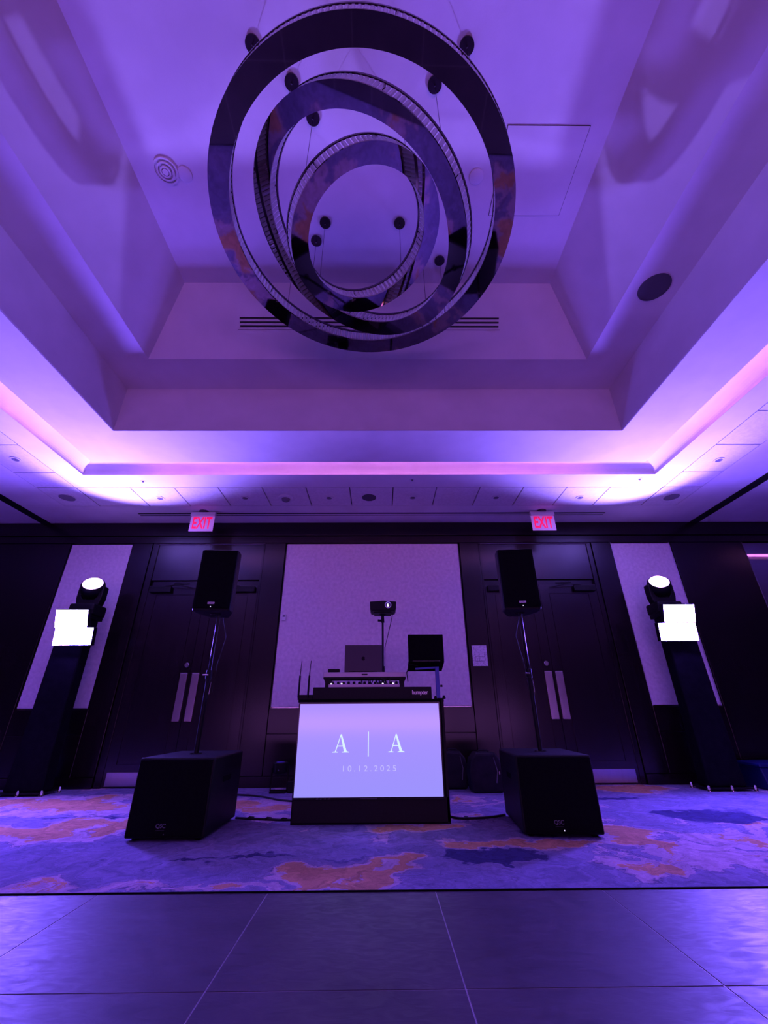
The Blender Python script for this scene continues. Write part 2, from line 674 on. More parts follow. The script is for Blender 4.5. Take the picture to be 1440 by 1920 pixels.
# light pocket, its curved top runs round the opening
prof = [(0.001 + .36 * (1 - math.cos(PI / 2 * k / 14)), CZ + .001 + .165 * math.sin(PI / 2 * k / 14)) for k in range(15)] + [(.93, CZ + .17)]
for (s0, z0), (s1, z1) in zip(prof, prof[1:]):
    def r4(s):
        return (O[0] + s, O[1] - s, O[2] + min(s, .895), O[3] - s)
    a, b = r4(s0), r4(s1)
    c.quad((a[0], a[3], z0), (a[1], a[3], z0), (b[1], b[3], z1), (b[0], b[3], z1))
    c.quad((a[0], a[2], z0), (a[1], a[2], z0), (b[1], b[2], z1), (b[0], b[2], z1))
    c.quad((a[0], a[2], z0), (a[0], a[3], z0), (b[0], b[3], z1), (b[0], b[2], z1))
    c.quad((a[1], a[2], z0), (a[1], a[3], z0), (b[1], b[3], z1), (b[1], b[2], z1))
# coffer: vertical sides, shelf, sloping sides, top


def sides(A, za, B, zb):
    c.quad((A[0], A[3], za), (A[1], A[3], za), (B[1], B[3], zb), (B[0], B[3], zb))
    c.quad((A[0], A[2], za), (A[1], A[2], za), (B[1], B[2], zb), (B[0], B[2], zb))
    c.quad((A[0], A[2], za), (A[0], A[3], za), (B[0], B[3], zb), (B[0], B[2], zb))
    c.quad((A[1], A[2], za), (A[1], A[3], za), (B[1], B[3], zb), (B[1], B[2], zb))


sides(E1o, CZ, E1, CZ + .008)
sides(E1, CZ + .008, E1, Z2)
c.frame(E1, E2, Z2, Z2 + .02)
sides(E2, Z2, E3, Z3)
c.box(E3[0] - .1, E3[1] + .1, E3[2] - .1, E3[3] + .1, Z3, Z3 + .03)
ceil = struct(c.build('ceiling', PAINT))

MB().frame(TB, TC, CZ + .03, CZ + .06).build('tile_grid', GRILLE_D, ceil)
# ceiling tiles round the opening, each a loose panel
tiles = []


def ctile(x0, x1, y0, y1):
    g = 0.007
    tiles.append(MB().box(x0 + g, x1 - g, y0 + g, y1 - g, CZ - 0.002, CZ + .022).build('ceiling_tile', TILE_M, ceil, bevel=0.002, seg=1))


xs = [-4.200, -3.458] + [-3.458 + .606 * k for k in range(1, 12)] + [3.950]
for a, b in zip(xs, xs[1:]):
    ctile(a, b, TC[3], TB[3])
ctile(TB[0], TC[0], TC[3], TB[3])
ctile(TC[1], TB[1], TC[3], TB[3])
for k, (a, b) in enumerate(((-4.74, -4.2), (3.95, 4.49))):
    ys = [5.068, 4.665] + [4.665 - .61 * q for q in range(1, 12)]
    for y1, y0 in zip(ys, ys[1:]):
        ctile(a, b, y0, y1)
# cove light strips lie on the back of the inner shelf, stopping short of the corners
for nm, (x0, x1, y0, y1) in {'back': (I[0] + .5, I[1] - .5, I[3] - .05, I[3] - .03), 'left': (I[0] + .03, I[0] + .05, -3.0, I[3] - .45), 'right': (I[1] - .05, I[1] - .03, -3.0, I[3] - .45)}.items():
    MB().box(x0, x1, y0, y1, CZ + .0365, CZ + .052).build('light_strip', COVEM, ceil)
MB().box(7.2, 11.8, 4.36, 4.38, CZ + .0615, CZ + .075).build('light_strip', COVEM, ceil)
# access hatch with an inset frame
hx0, hx1, hy0, hy1 = 0.975, 1.61, 1.565, 2.207
hb = MB().frame((hx0, hx1, hy0, hy1), (hx0 + .004, hx1 - .004, hy0 + .004, hy1 - .004), Z3 - .003, Z3 + .001).build('hatch_gap', GROOVE, ceil)
MB().box(hx0 + .004, hx1 - .004, hy0 + .004, hy1 - .004, Z3 - .006, Z3 + .001).build('access_hatch', PAINT, ceil)
# air slots in the sloping side above the doors
for k, (z) in enumerate((4.572, 4.540, 4.508)):
    y = 3.325 - (z - 4.25) * .46 / .59
    rot = Matrix.Translation((0, y, z)) @ Matrix.Rotation(-math.atan2(.46, .59), 4, 'X') if False else Matrix.Translation((0, y, z)) @ Matrix.Rotation(math.atan2(.46, .59), 4, 'X')
    MB().box(-1.475, 1.256, -0.0035, 0.004, -0.0085, 0.0085, rot).build('air_slot', GROOVE, ceil)
z = 4.482
y = 3.325 - (z - 4.25) * .46 / .59
rot = Matrix.Translation((0, y, z)) @ Matrix.Rotation(math.atan2(.46, .59), 4, 'X')
MB().box(-1.50, 1.275, -0.003, 0.004, -0.002, 0.002, rot).build('slot_trim', GREYM, ceil)
# linear diffuser near the far wall
for y0, y1 in ((5.878, 5.915), (5.955, 5.975)):
    MB().box(-3.77, 3.53, y0, y1, CZ - .002, CZ + .01).build('linear_diffuser', GROOVE, ceil)
# folding wall tracks
MB().box(-5.52, -5.37, -7, WY, CZ - .006, CZ + .01).build('partition_track', GROOVE, ceil)
MB().box(5.10, 5.25, -7, WY, CZ - .006, CZ + .01).build('partition_track', GROOVE, ceil)

# ------------------------------------------------------------------ other walls
struct(MB().box(-12.15, -12, -7, WY + .2, 0, CZ).build('wall_left', WOOD))
struct(MB().box(12, 12.15, -7, WY + .2, 0, CZ).build('wall_right', WOOD))
struct(MB().box(-12.15, 12.15, -7.15, -7, 0, CZ).build('wall_front', WOOD))

# ------------------------------------------------------------------ far wall
wb = struct(MB().box(-12.15, 12.15, WY + .09, WY + .22, 0, CZ).build('wall_back', WOOD))


def wood(x0, x1, z0, z1, y=WY - .012, name='wood_panel'):
    return MB().box(x0 + .002, x1 - .002, y, WY + .09, z0 + .002, z1 - .002).build(name, WOOD, wb, bevel=.004)


wood(-12, 12, 3.425, 3.652, WY - .03, 'fascia_board')
wood(-12, 12, 3.300, 3.420, WY - .015, 'top_rail')
for x0, x1 in ((-3.935, -3.63), (-1.835, -1.51), (1.262, 1.565), (3.385, 3.70)):
    wood(x0, x1, .12, 3.297, WY - .02)
for x0, x1 in ((-12, -8.3), (-8.3, -6.6), (-6.6, -4.93), (4.675, 5.835)):
    wood(x0, x1, .12, 3.297)
for x0, x1 in ((-4.93, -3.935), (-1.51, 1.262), (3.70, 4.675), (5.835, 12)):
    wood(x0, x1, .60, .903)
    wood(x0, x1, .12, .597)
for x0, x1 in ((-12, -3.63), (-1.835, 1.565), (3.385, 12)):
    MB().box(x0, x1, WY - .03, WY + .09, 0, .118).build('skirting_board', WOOD, wb, bevel=.003)
# fabric panels in thin metal frames
fabs = []
for x0, x1 in ((-4.922, -3.945), (-1.502, 1.252), (3.708, 4.662)):
    f = MB().box(x0 + .012, x1 - .012, WY + .0, WY + .05, .918, 3.285).build('fabric_panel', FABRIC, wb, bevel=.004)
    MB().prism([(x0, .906), (x1, .906), (x1, 3.297), (x0, 3.297)], WY + .052, WY + .06, 'y').build('panel_frame', STEEL, f)
    g = MB()
    g.box(x0, x0 + .010, WY - .004, WY + .05, .906, 3.297)
    g.box(x1 - .010, x1, WY - .004, WY + .05, .906, 3.297)
    g.build('panel_frame', BADGE if x0 > 3 else WOOD, f)
# mirror panel at the right
MB().box(5.85, 9.98, WY + .0, WY + .02, .918, 3.285).build('mirror_panel', MIRRORGL, wb)
MB().box(5.838, 5.85, WY - .006, WY + .04, .906, 3.297).build('mirror_frame', GREYM, wb)


# ------------------------------------------------------------------ doors
def double_door(n, X0, X1, xs_, a0, a1):
    """recess X0..X1, seam xs_, leaves from a0 to a1"""
    jb = MB()
    jb.box(X0, a0 - .004, WY - .0, WY + .09, 0, 3.295)
    jb.box(a1 + .004, X1, WY - .0, WY + .09, 0, 3.295)
    jb.box(a0 - .004, a1 + .004, WY + .05, WY + .09, 2.62, 2.70)
    d = struct(jb.build('door_%d' % n, WOOD, bevel=.003))
    # panel over the door
    MB().box(X0 + .015, X1 - .015, WY + .018, WY + .08, 2.70, 3.285).build('transom_panel', WOOD2, d, bevel=.004)
    b_ = MB()
    b_.box(X0 + .003, X1 - .003, WY + .0, WY + .03, 3.287, 3.297)
    b_.build('transom_frame', GREYM, d)
    for side, (l0, l1) in enumerate(((a0, xs_ - .003), (xs_ + .003, a1))):
        lb = MB()
        yf = WY + .006
        lb.box(l0, l1, yf + .008, yf + .05, .008, 2.61)
        st = .13
        lb.box(l0, l0 + st, yf, yf + .01, .008, 2.61)
        lb.box(l1 - st, l1, yf, yf + .01, .008, 2.61)
        lb.box(l0 + st, l1 - st, yf, yf + .01, 2.47, 2.61)
        lb.box(l0 + st, l1 - st, yf, yf + .01, .008, .26)
        lb.box(l0 + st + .012, l1 - st - .012, yf + .001, yf + .01, .272, 2.458)
        lf = lb.build('door_leaf', WOOD2, d)
        kx0, kx1 = (l0 + .04, l1 - .01) if side == 0 else (l0 + .01, l1 - .04)
        MB().box(kx0, kx1, yf - .003, yf + .001, .022, .172).build('kick_plate', STEEL, lf)
        px = (-2.800, -2.702) if (n == 1 and side == 0) else (-2.636, -2.537) if n == 1 else (2.305, 2.410) if side == 0 else (2.458, 2.562)
        MB().box(px[0], px[1], yf - .006, yf + .001, .752, 1.357).build('pull_plate', STEEL, lf, bevel=.002)
        if side == 0:
            kx = -2.733 if n == 1 else 2.352
            MB().lathe([(.034, 0), (.034, .012), (.026, .02), (.012, .02)], Matrix.Translation((kx, yf, 1.462)) @ Matrix.Rotation(PI / 2, 4, 'X')).build('deadbolt', STEEL, lf, smooth=True)
        # closer box and arm
        if side == 0:
            c0, c1 = l0 + .03, l0 + .36
        else:
            c0, c1 = l1 - .36, l1 - .03
        MB().box(c0, c1, yf - .055, yf, 2.50, 2.585).build('door_closer', GREYM if False else BLACK, lf, bevel=.006)
        ex = c1 if side == 0 else c0
        sg = 1 if side == 0 else -1
        ar = MB()
        ar.tube((ex - sg * .10, yf - .04, 2.59), (ex + sg * .30, yf - .13, 2.598), .008)
        ar.tube((ex + sg * .30, yf - .13, 2.598), (ex + sg * .02, yf - .01, 2.64), .008)
        ar.build('closer_arm', BLACK, lf)
    return d


double_door(1, -3.625, -1.84, -2.669, -3.53, -1.875)
double_door(2, 1.57, 3.38, 2.434, 1.605, 3.31)


# ------------------------------------------------------------------ crystal ring chandeliers
def make_crystal():
    b = MB()
    wv, t, h = .0138, .009, .092
    prof_ = [(-wv, 0), (-wv * .5, -t), (wv * .5, -t), (wv, 0), (wv * .5, t), (-wv * .5, t)]
    b.prism([(p[0], p[1]) for p in prof_], .006, h)
    return b


crystal_mesh = None


def ring_light(R, wd, center, nrm, pts, label, single):
    global crystal_mesh
    t = thing('ring_chandelier', label, 'chandelier', center, 0, 'crystal ring chandeliers in the coffer')
    n = Vector(nrm).normalized()
    Rm = Vector((0, 0, 1)).rotation_difference(n).to_matrix().to_4x4()
    MB().ring(R - wd, R, 0, .012, 160, Rm).build('mirror_band', MIRROR, t, smooth=True)
    MB().ring(R - .007, R + .001, .108, .128, 160, Rm).build('top_frame', DARKST, t, smooth=True)
    MB().ring(R - wd - .001, R - wd + .007, .108, .128, 160, Rm).build('top_frame', DARKST, t, smooth=True)
    for k in range(8):
        Ms = Rm @ Matrix.Rotation(PI / 4 * k + .2, 4, 'Z')
        MB().box(R - wd + .004, R - .004, -.008, .008, .114, .126, Ms).build('cross_bar', DARKST, t)
    items = []
    for rr, outer in ((R - .013, True), (R - wd + .013, False)):
        k = int(2 * PI * rr / .034)
        for i in range(k):
            a = 2 * PI * i / k
            items.append((rr, a, outer))
    # which ones the room sees best: the inner row, then the outer row nearest the dance floor's near side
    items.sort(key=lambda q: (1 if q[2] else 0, math.sin(q[1])))
    if not single:
        items.sort(key=lambda q: (0 if not q[2] else 1, math.sin(q[1])))
    rest = MB()
    nrest = 0
    for idx, (rr, a, outer) in enumerate(items):
        m_ = Rm @ Matrix.Rotation(a, 4, 'Z') @ Matrix.Translation((rr, 0, .0145)) @ Matrix.Rotation(PI / 2, 4, 'Z')
        if idx < 298:
            if crystal_mesh is None:
                o = make_crystal().build('crystal', CRYSTAL, t)
                crystal_mesh = o.data
            else:
                o = bpy.data.objects.new('crystal', crystal_mesh)
                COL.objects.link(o)
                o.parent = t
            o.matrix_local = m_
        else:
            nrest += 1
            wv, tt = .0138, .009
            rest.prism([(-wv, 0), (-wv * .5, -tt), (wv * .5, -tt), (wv, 0), (wv * .5, tt), (-wv * .5, tt)], .006, .088, 'z', m_)
    if nrest:
        rest.build('crystal_row', CRYSTAL, t)['kind'] = 'stuff'
    else:
        rest.bm.free()
    for (x, y) in pts:
        lx, ly = x - center[0], y - center[1]
        z_ring = -(n.x * lx + n.y * ly) / n.z
        top = Z3 - center[2]
        cp = MB().lathe([(.050, -.014), (.050, 0.0)], Matrix.Translation((lx, ly, top))).build('ceiling_canopy', DARKST, t, smooth=True)
        MB().lathe([(.005, -.034), (.007, -.014)], Matrix.Translation((lx, ly, top)), 12).build('cable_gland', CHROME, cp)
        MB().tube((lx, ly, z_ring + .13), (lx, ly, top - .04), .0022, n=6).build('suspension_cable', DARKST, t)
    return t


ring_light(1.087, .137, (-.124, 1.885, 4.015), (.031, .039, 1), [(-.845, 1.148), (.585, 1.150), (.588, 2.621), (-.845, 2.621)],
           'largest mirrored crystal ring chandelier, hanging nearly level around the other two', False)
ring_light(.832, .128, (-.172, 1.885, 3.990), (.4073, .0372, 1), [(-.621, 1.335), (.392, 1.341), (-.6, 2.434), (.392, 2.434)],
           'middle sized mirrored crystal ring chandelier tilted up towards the left side', True)
ring_light(.572, .122, (-.085, 1.888, 3.950), (-.381, .0554, 1), [(-.499, 1.529), (.18, 1.529), (-.496, 2.272), (.179, 2.274)],
           'smallest and innermost mirrored crystal ring chandelier with open round centre', True)


# ------------------------------------------------------------------ small ceiling fittings
def downlight(x, y, label):
    t = thing('recessed_downlight', label, 'downlight', (x, y, CZ - .002), 0, 'small recessed downlights in the ceiling tiles')
    MB().ring(.040, .062, -.006, .002, 32).build('trim_ring', WHITEP, t, smooth=True)
    MB().lathe([(.040, -.001), (.012, -.0015), (.010, -.006), (.004, -.007)], n=24).build('reflector', GREYM, t, smooth=True)


names = ['leftmost small recessed downlight in the tile row over the double doors',
         'small recessed downlight between the left exit sign and the smoke detector',
         'small recessed downlight just left of the dark round speaker in the tile row',
         'small recessed downlight just right of the dark round speaker in the tile row',
         'small recessed downlight left of the right exit sign in the tile row',
         'rightmost small recessed downlight in the tile row over the double doors']
for x, nm in zip((-3.185, -1.962, -.744, .470, 1.686, 2.915), names):
    downlight(x, 5.38, nm)
downlight(-4.47, 4.36, 'small recessed downlight in the side tile at the left edge of the photo')
downlight(4.23, 4.39, 'small recessed downlight in the side tile at the right edge of the photo')


def round_speaker(x, y, z, r, label, m):
    t = thing('ceiling_speaker', label, 'speaker', (x, y, z), 0)
    MB().ring(r, r + .010, -.005, .002, 40).build('rim', m if m is GRILLE_D else WHITEP, t, smooth=True)
    MB().lathe([(r, -.002), (r * .5, -.005), (.001, -.006)], n=40).build('grille', m, t, smooth=True)


round_speaker(-.164, 5.37, CZ - .002, .092, 'dark round ceiling speaker in the middle tile of the far row', GRILLE_D)
round_speaker(-4.51, 5.36, CZ - .002, .105, 'pale round ceiling speaker in the left corner tile', GRILLE_C)
round_speaker(4.25, 5.37, CZ - .002, .105, 'pale round ceiling speaker in the right corner tile', GRILLE_C)
round_speaker(2.465, 2.48, Z2, .125, 'dark round speaker in the right shelf of the coffer', GRILLE_D)
t = thing('smoke_detector', 'domed smoke detector on a round plate in the tile row, left of centre', 'smoke detector', (-1.369, 5.38, CZ - .002))
MB().lathe([(.110, 0), (.105, -.012), (.085, -.018)], n=32).build('base_plate', WHITEP, t, smooth=True)
MB().lathe([(.06, -.018), (.055, -.04), (.035, -.055), (.01, -.058)], n=28).build('dome', GREYM, t, smooth=True)
for x, y, nm in ((-3.19, 4.90, 'small sprinkler head in the bright left corner of the ceiling border'),
                 (.43, 4.87, 'small sprinkler head in the middle of the ceiling border'),
                 (3.50, 4.86, 'small sprinkler head in the bright right corner of the ceiling border')):
    t = thing('sprinkler', nm, 'sprinkler', (x, y, CZ))
    MB().ring(.018, .036, -.004, .001, 24).build('rosette', WHITEP, t, smooth=True)
    MB().lathe([(.016, -.001), (.008, -.010), (.014, -.014), (.004, -.016)], n=16).build('head', GREYM, t, smooth=True)
t = thing('ceiling_vent', 'round stepped air vent of concentric rings on the upper coffer ceiling', 'vent', (-1.755, 1.876, Z3))
for k, r in enumerate((.098, .070, .042)):
    MB().ring(r - .012, r, -.012 - .006 * k, .001, 36).build('vent_ring', PAINT, t, smooth=True)
MB().lathe([(.026, 0), (.024, -.026), (.001, -.028)], n=24).build('vent_cone', PAINT, t, smooth=True)
for x, y, nm in ((-1.612, 1.90, 'small flat round cover plate beside the stepped air vent'),
                 (.805, 1.907, 'small flat round cover plate between the rings and the square ceiling hatch')):
    t = MB().lathe([(.058, 0.0), (.058, -.006), (.052, -.009)], n=32).build('cover_plate', PAINT, smooth=True, loc=(x, y, Z3))
    tag(t, nm, 'cover plate')


# ------------------------------------------------------------------ exit signs
def exit_sign(x, label):
    t = thing('exit_sign', label, 'exit sign', (x, 5.83, CZ), 0, 'exit signs over the double doors')
    MB().lathe([(.075, 0), (.070, -.022), (.02, -.024)], n=28).build('ceiling_canopy', DARKST, t, smooth=True)
    MB().box(-.185, .185, -.03, .03, -.085, -.018).build('housing', WHITEP, t, bevel=.004)
    MB().box(-.180, .180, -.006, .006, -.33, -.085).build('panel', EXITPL, t, bevel=.002)
    MB_ = Matrix.Translation((0, -.008, -.205)) @ UP
    text_part('EXIT', .265, MB_, REDTXT, 'lettering', t, .001, width=.290, bold=.0060)


exit_sign(-2.720, 'red lettered exit sign hanging over the left double door')
exit_sign(2.500, 'red lettered exit sign hanging over the right double door')


# ------------------------------------------------------------------ light towers, wash panels, moving heads
def tower(x, sg, side):
    t = thing('light_tower', 'black fabric covered light tower standing by the wall at the %s' % side, 'light stand', (x, 5.85, 0), 0, 'covered light towers')
    b = MB()
    ws = [(0.036, .225, .10), (.25, .212, .095), (.9, .200, .090), (1.6, .196, .088), (2.01, .200, .09)]
    rings = []
    for z, a, d in ws:
        rings.append([b.bm.verts.new((a * ix, d * iy, z)) for ix, iy in ((-1, -1), (1, -1), (1, 1), (-1, 1))])
    for A, B in zip(rings, rings[1:]):
        for k in range(4):
            b.bm.faces.new((A[k], A[(k + 1) % 4], B[(k + 1) % 4], B[k]))
    b.bm.faces.new(rings[0][::-1])
    b.bm.faces.new(rings[-1])
    b.build('fabric_cover', SCRIM, t, bevel=.02, seg=3)
    MB().box(-.27, .25, -.15, .15, .02, .035).build('base_plate', BLACK, t)
    MB().box(-.21, .21, -.14, .14, 2.012, 2.060).build('top_plate', BLACK, t)
    for ix, iy in ((-1, -1), (1, -1), (-1, 1), (1, 1), (0, -1)):
        MB().lathe([(.018, 0), (.022, .004), (.018, .05), (.009, .06)], Matrix.Translation((.27 * ix, .15 * iy, 0)), 14).build('chrome_foot', CHROME, t, smooth=True)['label'] = 'chrome foot'
    return t


def led_panel(x, y, z, wd, ht, tilt, yaw, label):
    t = thing('led_wash_light', label, 'stage light', (x, y, z), yaw, 'square wash lights on the towers')
    R_ = Matrix.Rotation(-tilt, 4, 'X')
    MB().box(-wd / 2 - .008, wd / 2 + .008, 0, .07, -ht / 2 - .008, ht / 2 + .008, R_).build('housing', BLACK, t, bevel=.006)
    MB().box(-wd / 2, wd / 2, -.004, -.0005, -ht / 2, ht / 2, R_).build('lens_panel', LEDM, t)
    br = MB()
    br.tube((0, .06, 0), (0, .10, 0), .012)
    br.build('clamp', BLACK, t)
    return t


def moving_head(x, sg, side):
    t = thing('moving_head_light', 'black moving head spotlight on top of the %s tower, lens glowing white' % side, 'stage light', (x, 5.85, 2.060), 0, 'moving heads on the towers')
    MB().box(-.17, .17, -.15, .15, 0, .15).build('base', BLACK, t, bevel=.025, seg=3)
    y_ = MB()
    pts = [(-.155, .15), (.155, .15), (.175, .24), (.175, .40), (.135, .43), (.115, .40), (.115, .27), (.08, .225), (-.08, .225), (-.115, .27), (-.115, .40), (-.135, .43), (-.175, .40), (-.175, .24)]
    y_.prism(pts, -.06, .06, 'y')
    y_.build('yoke', BLACK, t, bevel=.01)
    d = Vector((.36 * sg, -1.0, .72)).normalized()
    Rh = Vector((0, 0, 1)).rotation_difference(d).to_matrix().to_4x4()
    Th = Matrix.Translation((0, -.02, .38)) @ Rh
    MB().lathe([(.05, -.14), (.11, -.12), (.145, -.06), (.152, .02), (.146, .08), (.130, .10)], Th, 32).build('head', BLACK, t, smooth=True)
    MB().lathe([(.122, .101), (.06, .112), (.002, .115)], Th, 32, cap=False).build('lens', HEADM, t, smooth=True)
    l = bpy.data.lights.new('moving_head_beam', 'SPOT')
    l.energy = BEAM_W
    l.color = (0.27, 0.17, 1.0)
    l.spot_size = math.radians(88)
    l.spot_blend = .75
    l.shadow_soft_size = .05
    lo = bpy.data.objects.new('moving_head_beam', l)
    COL.objects.link(lo)
    lo.parent = t
    bd = Vector((.48 * sg, -.85, .68)).normalized()
    lo.location = Vector((0, -.02, .38)) + d * .16
    lo.rotation_euler = (-bd).to_track_quat('Z', 'Y').to_euler()


for x, sg, side in ((-4.125, 1, 'left'), (4.045, -1, 'right')):
    tower(x, sg, side)
    moving_head(x + .06 * sg, sg, side)
led_panel(-4.085, 5.62, 1.983, .415, .218, math.radians(-18), 0, 'upper of the two glaring square lights on the left tower')
led_panel(-3.978, 5.60, 1.749, .485, .213, math.radians(-9), 0, 'lower of the two glaring square lights on the left tower')
led_panel(3.998, 5.605, 2.014, .410, .228, math.radians(-18), 0, 'upper of the two glaring square lights on the right tower')
led_panel(3.906, 5.60, 1.772, .487, .218, math.radians(-8), 0, 'lower of the two glaring square lights on the right tower')


# ------------------------------------------------------------------ loudspeakers on poles on subwoofers
def subwoofer(x, y, rz, label):
    W, D, H = .575, .74, .522
    t = thing('subwoofer', label, 'speaker', (x, y, 0), rz, 'subwoofers on the carpet')
    MB().box(-W / 2, W / 2, .012, D, .018, H).build('cabinet', BLACK, t, bevel=.014, seg=3)
    MB().box(-W / 2 + .012, W / 2 - .012, 0, .014, .03, H - .012).build('grille', BLACKM, t, bevel=.006)
    for ix in (-1, 1):
        for yy in (.07, D - .07):
            MB().lathe([(.02, 0), (.024, .004), (.022, .02)], Matrix.Translation((ix * (W / 2 - .06), yy, 0)), 14).build('rubber_foot', BLACKM, t)
    MB().lathe([(.05, H), (.048, H + .006), (.025, H + .006)], Matrix.Translation((0, .36, 0)), 24).build('pole_socket', BLACKG, t, smooth=True)
    for ix in (-1, 1):
        h = MB()
        h.box(ix * (W / 2 + .001), ix * (W / 2 - .006), .27, .46, .33, .37)
        h.build('side_handle', BLACKM, t)
    text_part('QSC', .036, Matrix.Translation((-.03 if rz >= 0 else -.03, -.002, .094)) @ UP, BADGED, 'logo', t, .001, width=.070, bold=.0004)
    text_part('KS SERIES' if False else '-------', .012, Matrix.Translation((-.03, -.002, .070)) @ UP, BADGED, 'badge_line', t, .0006, width=.060)
    MB().lathe([(.004, 0), (.003, .003)], Matrix.Translation((.0, -.001, .045)) @ Matrix.Rotation(PI / 2, 4, 'X'), 10).build('status_light', GREYM if rz == 0 else GREENLT, t)
    return t


subwoofer(-1.562, 3.725, 0.0, 'black subwoofer cabinet on the carpet left of the booth')
subwoofer(1.333, 3.737, math.radians(-4.5), 'black subwoofer cabinet on the carpet right of the booth')


def speaker_pole(x, y, label):
    t = thing('speaker_pole', label, 'speaker stand', (x, y, .525), 0, 'speaker poles on the subwoofers')
    MB().tube((0, 0, 0), (0, 0, .62), .019).build('lower_tube', BLACK, t, smooth=True)
    MB().tube((0, 0, .60), (0, 0, 1.20), .0155).build('upper_tube', BLACKG, t, smooth=True)
    MB().tube((0, 0, .585), (0, 0, .66), .027).build('collar', BLACK, t, smooth=True)
    MB().tube((0, -.02, .62), (-.045, -.035, .62), .008).build('locking_knob', CHROME, t)
    MB().tube((.026, 0, .46), (.026, 0, .56), .007).build('locking_pin', CHROME, t)
    return t


speaker_pole(-1.562, 4.085, 'slim black pole between left subwoofer and left loudspeaker')
speaker_pole(1.361, 4.096, 'slim black pole between right subwoofer and right loudspeaker')


def loudspeaker(x, y, rz, label):
    t = thing('loudspeaker', label, 'speaker', (x, y, 1.700), rz, 'loudspeakers on poles')
    W, H = .352, .612
    plan = [(-W / 2, .02), (-W / 2 + .012, 0), (W / 2 - .012, 0), (W / 2, .02), (W / 2, .12), (W / 2 - .085, .33), (-W / 2 + .085, .33), (-W / 2, .12)]
    MB().prism(plan, 0, H).build('cabinet', BLACK, t, bevel=.014, seg=3)
    g = [(-W / 2 + .006, -.010), (-W / 2 + .03, -.020), (W / 2 - .03, -.020), (W / 2 - .006, -.010), (W / 2 - .006, .004), (-W / 2 + .006, .004)]
    MB().prism(g, .022, H - .014).build('grille', BLACKM, t, bevel=.004)
    MB().box(-.032, .032, -.024, -.019, .058, .078).build('badge', BADGE, t, bevel=.002)
    text_part('QSC', .016, Matrix.Translation((0, -.0246, .068)) @ UP, LOGODK, 'logo', t, .0004, width=.046)
    MB().lathe([(.005, 0), (.004, .004)], Matrix.Translation((0, -.020, .034)) @ Matrix.Rotation(PI / 2, 4, 'X'), 12).build('status_light', GREENLT, t)
    MB().lathe([(.045, -.006), (.045, .002)], Matrix.Translation((0, .15, 0)), 24).build('pole_cup', BLACKG, t, smooth=True)
    MB().box(-.10, .10, .315, .335, .42, .50).build('handle', BLACKM, t, bevel=.006)
    return t


loudspeaker(-1.600, 3.955, math.radians(4), 'tall black loudspeaker on the pole left of the booth')
loudspeaker(1.350, 3.955, math.radians(-5), 'tall black loudspeaker on the pole right of the booth')

# ------------------------------------------------------------------ booth
BY = 4.222
t = thing('dj_booth', 'black box shaped booth standing on the carpet in the middle', 'booth', (-.085, BY, 0))
b = MB()
b.box(-.662, .662, .0, .025, .012, .185)
b.box(-.662, -.655, .0, .52, .0, .935)
b.box(.640, .662, .0, .52, .0, .935)
b.box(-.66, .66, .03, .52, .05, .915)
b.build('cabinet', BLACK, t)
b = MB()
b.box(-.672, .666, .001, .53, .915, .942)
b.build('tabletop', BLACKM, t, bevel=.004)
MB().box(-.66, .66, .004, .03, .0, .05).build('base_skirt', BLACKM, t)

t = thing('television', 'flat screen on the booth front, lit pale violet with initials and a date', 'television', (-.1025, BY - .002, .19))
MB().box(-.640, .640, -.030, -.002, -.016, .728).build('bezel', BLACKG, t, bevel=.003)
MB().box(-.627, .627, -.0325, -.0300, .002, .712).build('screen', SCREENM, t)


def serif_A(b, cx, z0, h, wd):
    """serif capital A, thin left stroke and thick right stroke, in the xz plane"""
    y0, y1 = -.0345, -.0330
    k = wd / .145
    H_ = h
    def poly(p):
        b.prism([(cx + q[0] * k, z0 + q[1]) for q in p], y0, y1, 'y')
    poly([(-.052, .0), (-.044, .0), (.004, H_), (-.003, H_)])          # thin left
    poly([(.030, .0), (.056, .0), (.006, H_), (-.006, H_ - .004)])      # thick right
    poly([(-.034, .046), (.036, .046), (.034, .053), (-.031, .053)])    # bar
    poly([(-.073, .0), (-.025, .0), (-.025, .004), (-.042, .008), (-.054, .008), (-.073, .004)])
    poly([(.010, .0), (.073, .0), (.073, .004), (.058, .009), (.030, .009), (.010, .004)])


# screen-local: z relative to screen bottom, x relative to the screen's middle
b = MB()
serif_A(b, -.2475, .328, .140, .145)
b.build('letter', TXTM, t)
b = MB()
serif_A(b, .2375, .328, .140, .142)
b.build('letter', TXTM, t)
MB().box(-.0105, -.0035, -.0345, -.033, .296, .488).build('divider_line', TXTM, t)
text_part('10.12.2025', .062, Matrix.Translation((.0, -.0335, .206)) @ UP, TXTM2, 'date_text', t, .0005, width=.455, spacing=1.5)
MB().box(-.07, .07, -.0325, -.030, -.012, -.006).build('brand_strip', GREYM, t)
for k in range(4):
    MB().box(-.44 + k * .033, -.424 + k * .033, -.0325, -.030, -.011, -.006).build('control_button', GREYM, t)

t = thing('equipment_case', 'black lettered equipment case lying along the booth top', 'case', (-.08, 4.31, .942))
MB().box(-.562, .562, 0, .44, 0, .108).build('body', BLACK, t, bevel=.005)
for sx in (-1, 1):
    MB().box(sx * .562, sx * .566, .08, .30, .03, .08).build('latch_plate', BLACKG, t)
text_part('humpter', .052, Matrix.Translation((.452, -.002, .058)) @ UP, BADGE, 'lettering', t, .0006, width=.150, bold=.0006)

